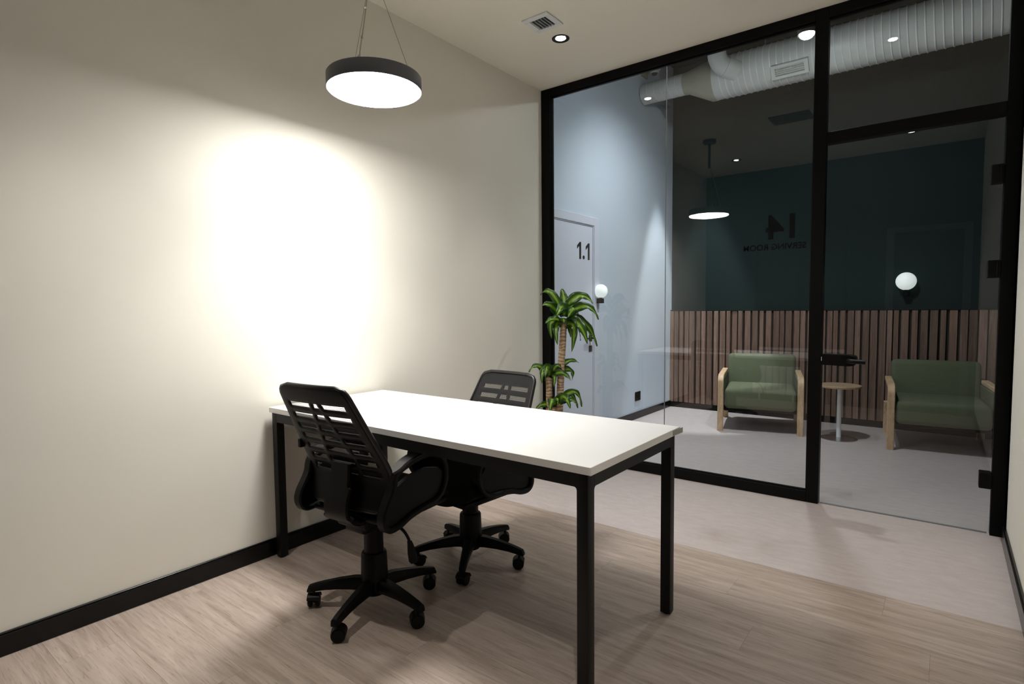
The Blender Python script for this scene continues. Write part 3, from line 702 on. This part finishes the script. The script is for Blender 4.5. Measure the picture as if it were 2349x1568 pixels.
def make_chair():
    t = thing('office_chair', 'black mesh office chair on the near side of the desk, its back to us', 'office chair', (0.797, 1.292, 0), math.radians(5.5), 'black mesh office chairs at the white desk')
    up_ = []
    # --- five star base
    bm = new(); lathe(bm, [(0.030, 0.055), (0.044, 0.062), (0.050, 0.085), (0.048, 0.118), (0.040, 0.135), (0.030, 0.137)], 28); obj('base_hub', bm, 'plastic', t, smooth=True)
    leg0 = None; cas0 = None; whl = []
    for k in range(5):
        a = math.radians(1+72*k-5.5)
        if leg0 is None:
            bm = new(); rings = []
            for r_, zc, wd, th in ((0.030, 0.101, 0.052, 0.050), (0.08, 0.104, 0.046, 0.046), (0.14, 0.100, 0.040, 0.038), (0.20, 0.092, 0.034, 0.031), (0.245, 0.083, 0.031, 0.027), (0.268, 0.077, 0.028, 0.024), (0.274, 0.070, 0.022, 0.012)):
                rings.append([bm.verts.new((r_, y, z)) for y, z in ((-wd/2, zc-th/2), (wd/2, zc-th/2), (wd/2, zc+th*0.2), (wd*0.28, zc+th/2), (-wd*0.28, zc+th/2), (-wd/2, zc+th*0.2))])
            for p, q in zip(rings, rings[1:]):
                for i in range(6): bm.faces.new((p[i], p[(i+1) % 6], q[(i+1) % 6], q[i]))
            bm.faces.new(rings[0]); bm.faces.new(rings[-1])
            leg0 = obj('base_leg', bm, 'plastic', t, smooth=True); l = leg0
            bm = new(); lathe(bm, [(0.006, 0.035), (0.006, 0.072)], 10)
            box(bm, -0.012, 0.012, -0.007, 0.007, 0.020, 0.046, bev=0.002)
            # hood: curved cover over the wheels
            for a0 in range(7):
                th0, th1 = [math.radians(20+a0*22+d) for d in (0, 22)]
                q = [bm.verts.new((0.0295*math.cos(th)-0.004, y, 0.026+0.0295*math.sin(th))) for th in (th0, th1) for y in (-0.024, 0.024)]
                bm.faces.new((q[0], q[1], q[3], q[2]))
            cas0 = obj('caster', bm, 'rubber', t, smooth=True); c = cas0
            for sy in (-1, 1):
                bm = new(); lathe(bm, [(0.016, 0.0), (0.024, 0.001), (0.0265, 0.004), (0.0265, 0.012), (0.023, 0.0155), (0.008, 0.0165)], 22, axis='Y')
                o = obj('wheel', bm, 'rubber', c, smooth=True, loc=(-0.004, 0.0065 if sy > 0 else -0.0065-0.0165, 0.0265)); whl.append(o)
        else:
            l = leg0.copy(); COL.objects.link(l); l.parent = t
            c = cas0.copy(); COL.objects.link(c); c.parent = t
            for w_ in whl:
                d = w_.copy(); COL.objects.link(d); d.parent = c
        l.rotation_euler.z = a
        c.location = (0.250*math.cos(a), 0.250*math.sin(a), 0); c.rotation_euler.z = a + (0.9, -0.5, 0.4, 1.7, -1.1)[k]
    bm = new(); lathe(bm, [(0.040, 0.118), (0.054, 0.122), (0.051, 0.225), (0.047, 0.232), (0.042, 0.234)], 28); obj('column_sleeve', bm, 'plastic', t, smooth=True)
    bm = new(); lathe(bm, [(0.040, 0.150), (0.038, 0.300), (0.036, 0.405)], 24); up_.append(obj('gas_column', bm, 'plastic', t, smooth=True))
    # --- tilt mechanism, lever
    bm = new(); box(bm, -0.085, 0.085, -0.115, 0.105, 0.362, 0.412, bev=0.014, seg=3); box(bm, -0.055, 0.055, -0.10, -0.02, 0.338, 0.40, bev=0.012, seg=3)
    up_.append(obj('tilt_mechanism', bm, 'plastic', t, smooth=True))
    bm = new(); tube(bm, bez([(0.05, -0.06, 0.400), (0.16, -0.07, 0.402), (0.235, -0.085, 0.398), (0.270, -0.09, 0.375), (0.282, -0.092, 0.350)], 6), 0.0055, 8); lv = obj('gas_lever', bm, 'plastic', t, smooth=True); up_.append(lv)
    bm = new(); strap(bm, [(0.278, -0.0915, 0.366), (0.284, -0.0925, 0.352), (0.294, -0.096, 0.325), (0.300, -0.098, 0.298), (0.300, -0.098, 0.290)], [0.016, 0.022, 0.032, 0.030, 0.018], 0.009, axis=Vector((0.6, 0.8, 0)), rnd=0.003); obj('paddle', bm, 'plastic', lv, smooth=True)
    # --- seat
    bm = new()
    nu, nv = 16, 16; top = []; bot = []
    for j in range(nv+1):
        v = j/nv; rt_ = []; rb = []
        y = -0.135+0.400*v
        hw = 0.216*(1-0.08*(1-v)**2)
        rr = 0.075
        e0 = min(y+0.135, 0.265-y); cut = max(0, rr-e0); hw -= rr-math.sqrt(max(0, rr*rr-cut*cut))
        for i in range(nu+1):
            s_ = -1+2*i/nu; x_ = s_*hw
            ed = (1-min(1, abs(s_))**6)*(1-max(0, (abs(v-0.5)*2))**8)
            fr_ = max(0, v-0.72)/0.28
            z = 0.445 + 0.060*ed**0.45 + 0.010*abs(s_)**3 - 0.035*fr_**2
            rt_.append(bm.verts.new((x_, y, z))); rb.append(bm.verts.new((x_*0.94, y*0.96+0.004, 0.425+0.012*abs(s_)**4 - 0.010*fr_**2 + 0.012*(1-v)**3)))
        top.append(rt_); bot.append(rb)
    for g in (top, bot):
        for j in range(nv):
            for i in range(nu): bm.faces.new((g[j][i], g[j][i+1], g[j+1][i+1], g[j+1][i]))
    for j in range(nv):
        bm.faces.new((top[j][0], top[j+1][0], bot[j+1][0], bot[j][0])); bm.faces.new((top[j][nu], bot[j][nu], bot[j+1][nu], top[j+1][nu]))
    for i in range(nu):
        bm.faces.new((top[0][i], bot[0][i], bot[0][i+1], top[0][i+1])); bm.faces.new((top[nv][i], top[nv][i+1], bot[nv][i+1], bot[nv][i]))
    up_.append(obj('seat', bm, 'fabric', t, smooth=True))
    bm = new(); box(bm, -0.205, 0.205, -0.125, 0.225, 0.405, 0.430, bev=0.010, seg=2); up_.append(obj('seat_pan', bm, 'plastic', t, smooth=True))
    # --- back: plastic ladder frame with slots, mesh behind
    rows = []   # (z0, z1, is slot row)
    z = ZB1-0.064; rows.append((z, ZB1, False)); k = 0
    while z > 0.575:
        rows.append((z-0.021, z, True)); rows.append((z-0.021-0.023, z-0.021, False)); z -= 0.044; k += 1
    rows.append((ZB0, z, False))
    bm = new()
    def cols(z):
        m_ = 0.07 + (ZB1-0.064-z)*1.05; m_ = min(m_, 0.30); rb = 0.085; o_ = 0.80
        nodes = [-1, -o_, -m_-rb, -m_, m_, m_+rb, o_, 1]; sub = [3, 5, 2, 3, 2, 5, 3]; out = []; idx = []
        for q in range(7):
            for i in range(sub[q]): out.append(nodes[q]+(nodes[q+1]-nodes[q])*i/sub[q]); idx.append(q)
        out.append(1.0); return out, idx
    cache = {}
    def vert(i, z, s_):
        key = (i, round(z, 5))
        if key not in cache: cache[key] = bm.verts.new(back_pt(s_, z, -0.004))
        return cache[key]
    for z0, z1, slot in rows:
        nz = max(1, int(round((z1-z0)/0.011)))
        for j in range(nz):
            za, zb = z1-(z1-z0)*j/nz, z1-(z1-z0)*(j+1)/nz
            ca, idx = cols(za); cb, _ = cols(zb)
            for i in range(len(ca)-1):
                if slot and idx[i] in (1, 3, 5): continue
                bm.faces.new((vert(i, za, ca[i]), vert(i+1, za, ca[i+1]), vert(i+1, zb, cb[i+1]), vert(i, zb, cb[i])))
    bf = obj('back_frame', bm, 'plastic', t, smooth=True); up_.append(bf)
    md = bf.modifiers.new('thickness', 'SOLIDIFY'); md.thickness = 0.007; md.offset = 0
    # rounded rim round the whole back
    bm = new(); loop = []
    zs = [ZB0+(ZB1-ZB0)*i/44 for i in range(45)]
    for i in range(12): loop.append(back_pt(-0.9+1.8*i/11, ZB1, 0.001))
    for z_ in reversed(zs[:-1]): loop.append(back_pt(1.0, z_, 0.001))
    for i in range(1, 12): loop.append(back_pt(1.0-2.0*i/11, ZB0, 0.001))
    for z_ in zs[1:-1]: loop.append(back_pt(-1.0, z_, 0.001))
    loop.append(loop[0].copy()); tube(bm, loop, 0.0085, 10); up_.append(obj('back_rim', bm, 'pad', t, smooth=True))
    bm = new(); nu, nv = 24, 40
    g = [[bm.verts.new(back_pt(-0.96+1.92*i/nu, ZB0+0.012+(ZB1-ZB0-0.02)*j/nv, 0.006)) for i in range(nu+1)] for j in range(nv+1)]
    for j in range(nv):
        for i in range(nu): bm.faces.new((g[j][i], g[j][i+1], g[j+1][i+1], g[j+1][i]))
    up_.append(obj('back_mesh', bm, 'mesh', t, smooth=True))
    # --- back bracket
    bm = new()
    strap(bm, bez([(0, -0.07, 0.400), (0, -0.14, 0.405), (0, -0.178, 0.435), (0, -0.180, 0.49), (0, -0.160, 0.55), (0, -0.152, 0.63)], 6), [0.16]*12+[0.13]*12+[0.10]*7, 0.020)
    up_.append(obj('back_bracket', bm, 'plastic', t, smooth=True))
    # --- loop arms
    for sx in (-1, 1):
        x_ = 0.228*sx
        prof_ = [(0.030, 0.444), (-0.040, 0.434), (-0.100, 0.416), (-0.150, 0.416), (-0.173, 0.445), (-0.168, 0.485), (-0.128, 0.550), (-0.110, 0.606),
                 (-0.045, 0.632), (0.055, 0.644), (0.122, 0.628), (0.165, 0.585), (0.170, 0.525), (0.145, 0.475), (0.10, 0.450), (0.031, 0.445)]
        loopp = bez([(x_, p_, q_) for p_, q_ in prof_], 5)
        bm = new(); strap(bm, loopp, 0.042, 0.024); ar = obj('armrest', bm, 'plastic', t, smooth=True); up_.append(ar)
        # solid web that closes the lower part of the loop
        web = [(p_.y, p_.z) for p_ in bez([(0, p_, q_) for p_, q_ in prof_[:7]], 4)] + [(-0.040, 0.585), (0.06, 0.592), (0.130, 0.575)] + [(0.166, 0.54), (0.165, 0.52), (0.143, 0.475), (0.10, 0.450)]
        bm = new(); prism(bm, web, x_-0.008, x_+0.008, Matrix(((0, 0, 1, 0), (1, 0, 0, 0), (0, 1, 0, 0), (0, 0, 0, 1)))); obj('arm_web', bm, 'plastic', ar)
        bm = new(); strap(bm, bez([(x_, -0.122, 0.612), (x_, -0.045, 0.645), (x_, 0.055, 0.657), (x_, 0.118, 0.643), (x_, 0.142, 0.625)], 5), [0.030, 0.046]+[0.054]*15+[0.05, 0.044, 0.040, 0.034], 0.014, rnd=0.006)
        obj('arm_pad', bm, 'pad', ar, smooth=True)
    # small clip on the left edge of the back
    p = back_pt(-1.0, 0.682)
    bm = new(); box(bm, p.x-0.012, p.x+0.004, p.y-0.020, p.y+0.002, p.z-0.018, p.z+0.018, bev=0.003); up_.append(obj('mesh_clip', bm, 'plastic', t))
    for o in up_: o['lifts'] = 1
    return t
ch = make_chair()
c2, parts = dup(ch, (0.826, 1.843, 0), math.radians(175.5), 'black mesh office chair on the far side of the desk, facing us')
kl = kc = 0
for o in parts:
    if o.get('lifts'): o.location.z -= 0.058
    n_ = o.name.split('.')[0]
    if n_ == 'base_leg': o.rotation_euler.z = math.radians(15.5+72*kl-175.5); kl += 1
    if n_ == 'caster':
        a = math.radians(15.5+72*kc-175.5); o.location = (0.250*math.cos(a), 0.250*math.sin(a), 0); o.rotation_euler.z = a+(0.3, -0.8, 1.3, 0.6, -0.4)[kc]; kc += 1
for o in list(bpy.data.objects):
    if 'lifts' in o: del o['lifts']

# ================================================================ PLANT
LEAVES = [
[[0.401,3.312,1.199],[0.329,3.282,1.386],[0.264,3.257,1.298],0.03],
[[0.426,3.332,1.218],[0.405,3.353,1.282],[0.379,3.359,1.344],0.036],
[[0.431,3.336,1.218],[0.533,3.389,1.35],[0.609,3.409,1.232],0.04],
[[0.441,3.343,1.154],[0.543,3.473,1.294],[0.602,3.505,1.116],0.036],
[[0.39,3.304,1.154],[0.373,3.215,1.257],[0.353,3.149,1.219],0.036],
[[0.421,3.328,1.141],[0.501,3.213,1.285],[0.485,3.124,1.142],0.046],
[[0.441,3.343,1.141],[0.569,3.291,1.272],[0.521,3.215,1.137],0.048],
[[0.411,3.32,1.103],[0.399,3.21,1.149],[0.381,3.146,1.097],0.034],
[[0.405,3.316,1.077],[0.319,3.249,1.168],[0.339,3.29,0.98],0.036],
[[0.411,3.32,1.077],[0.382,3.235,1.143],[0.426,3.23,0.944],0.034],
[[0.431,3.335,1.077],[0.544,3.321,1.141],[0.527,3.258,0.895],0.036],
[[0.436,3.339,1.089],[0.543,3.346,1.154],[0.593,3.36,0.948],0.046],
[[0.441,3.343,1.115],[0.543,3.447,1.165],[0.599,3.49,0.922],0.036],
[[0.436,3.339,1.089],[0.471,3.442,1.139],[0.467,3.477,0.961],0.036],
[[0.441,3.343,1.109],[0.503,3.492,1.171],[0.526,3.535,0.953],0.04],
[[0.418,3.326,1.103],[0.473,3.216,1.168],[0.529,3.159,1.101],0.034],
[[0.428,3.333,1.064],[0.483,3.325,1.09],[0.489,3.304,0.993],0.03],
[[0.421,3.328,1.154],[0.388,3.454,1.244],[0.399,3.563,1.218],0.036],
[[0.413,3.322,1.141],[0.305,3.365,1.265],[0.256,3.415,1.219],0.034],
[[0.436,3.339,1.141],[0.43,3.486,1.217],[0.378,3.572,1.143],0.036],
[[0.338,3.264,0.709],[0.257,3.201,0.846],[0.229,3.155,0.742],0.026],
[[0.348,3.271,0.722],[0.441,3.343,0.864],[0.513,3.373,0.807],0.026],
[[0.333,3.26,0.703],[0.321,3.175,0.839],[0.343,3.154,0.67],0.03],
[[0.335,3.262,0.703],[0.379,3.169,0.861],[0.389,3.126,0.72],0.034],
[[0.348,3.271,0.709],[0.431,3.285,0.778],[0.499,3.287,0.686],0.028],
[[0.353,3.275,0.729],[0.476,3.395,0.809],[0.454,3.379,0.676],0.026],
[[0.345,3.269,0.696],[0.407,3.241,0.748],[0.403,3.213,0.641],0.022],
[[0.338,3.264,0.696],[0.28,3.269,0.777],[0.283,3.297,0.636],0.028],
[[0.345,3.269,0.709],[0.385,3.275,0.834],[0.421,3.29,0.764],0.024],
[[0.338,3.264,0.703],[0.331,3.322,0.808],[0.303,3.363,0.757],0.026],
[[0.357,3.279,0.481],[0.307,3.215,0.537],[0.278,3.167,0.47],0.028],
[[0.362,3.283,0.487],[0.419,3.175,0.635],[0.431,3.121,0.483],0.04],
[[0.373,3.291,0.487],[0.473,3.242,0.651],[0.528,3.233,0.497],0.038],
[[0.378,3.295,0.507],[0.491,3.407,0.692],[0.509,3.421,0.479],0.028],
[[0.378,3.295,0.507],[0.439,3.405,0.656],[0.466,3.438,0.463],0.026],
[[0.378,3.295,0.507],[0.45,3.35,0.565],[0.502,3.353,0.517],0.026],
[[0.362,3.283,0.494],[0.411,3.244,0.62],[0.438,3.214,0.511],0.034],
[[0.362,3.283,0.487],[0.305,3.288,0.573],[0.282,3.297,0.471],0.03],
]
px, py = 0.385, 3.30
t = thing('potted_plant', 'tall striped leaved corn plant with ringed canes in the corner by the glass', 'plant', (px, py, 0))
bm = new(); lathe(bm, [(0.105, 0.0), (0.120, 0.02), (0.138, 0.23), (0.146, 0.235), (0.146, 0.262), (0.134, 0.262), (0.128, 0.225)], 36); obj('pot', bm, 'pot', t, smooth=True)
bm = new(); lathe(bm, [(0.129, 0.226), (0.128, 0.236), (0.06, 0.242)], 28); obj('soil', bm, 'soil', t, smooth=True)
def cane(pts, r):
    bm = new(); P = bez([(a-px, b-py, c) for a, b, c in pts], 14); n = len(P)
    rs = [r*(1.08-0.12*i/n)*(1+0.05*(1 if i % 3 == 0 else 0)) for i in range(n)]
    tube(bm, P, rs, 14); return obj('cane', bm, 'cane', t, smooth=True)
cane([(0.380, 3.292, 0.20), (0.391, 3.304, 0.441), (0.402, 3.313, 0.767), (0.414, 3.323, 1.012), (0.419, 3.327, 1.10)], 0.0245)
cane([(0.335, 3.262, 0.20), (0.333, 3.260, 0.455), (0.333, 3.260, 0.667), (0.338, 3.264, 0.70)], 0.0225)
cane([(0.380, 3.250, 0.20), (0.368, 3.275, 0.36), (0.364, 3.283, 0.485)], 0.021)
def leaf(S, C_, T, wd):
    S, C_, T = [Vector(p)-Vector((px, py, 0)) for p in (S, C_, T)]
    bm = new(); uvl = bm.loops.layers.uv.new('UVMap'); n = 14; side0 = None; rws = []; tw = random.uniform(0.5, 1.5)
    for i in range(n+1):
        k = i/n; p = S*(1-k)**2 + C_*2*k*(1-k) + T*k*k; tg = ((C_-S)*(1-k) + (T-C_)*k).normalized()
        outw = Vector((C_.x+T.x-2*S.x, C_.y+T.y-2*S.y, 0)); outw = outw.normalized() if outw.length > 1e-4 else Vector((0, -1, 0))
        sd = tg.cross(Vector((0, 0, 0.55))+outw*0.45+Vector((0.45, -0.60, 0))*tw)
        if sd.length < 0.15: sd = side0 if side0 is not None else Vector((1, 0, 0))
        sd.normalize()
        if side0 is not None and sd.dot(side0) < 0: sd = -sd
        if side0 is not None: sd = (sd*0.5+side0*0.5).normalized()
        side0 = sd; nn = sd.cross(tg).normalized()
        hw = wd*0.95*min(1, 0.40+2.4*k)*(max(0.0, 1-k)**0.55)*1.25; hw = max(hw, 0.0008)
        wav = 0.006*math.sin(i*1.3+S.x*90)
        row = []
        for q, (f_, lift) in enumerate(((-1, 0.30), (-0.5, 0.10), (0, 0.0), (0.5, 0.10), (1, 0.30))):
            row.append(bm.verts.new(p + sd*(hw*f_) + nn*(hw*lift + wav*f_*(1 if abs(f_) == 1 else 0.4))))
        rws.append(row)
    for i in range(n):
        for q in range(4):
            f = bm.faces.new((rws[i][q], rws[i][q+1], rws[i+1][q+1], rws[i+1][q]))
            for lp, (uu, vv) in zip(f.loops, ((q, i), (q+1, i), (q+1, i+1), (q, i+1))): lp[uvl].uv = (uu/4, vv/n)
    o = obj('leaf', bm, 'leaf', t, smooth=True)
    md = o.modifiers.new('thickness', 'SOLIDIFY'); md.thickness = 0.0009
for S, C_, T, wd in LEAVES: leaf(S, C_, T, wd)
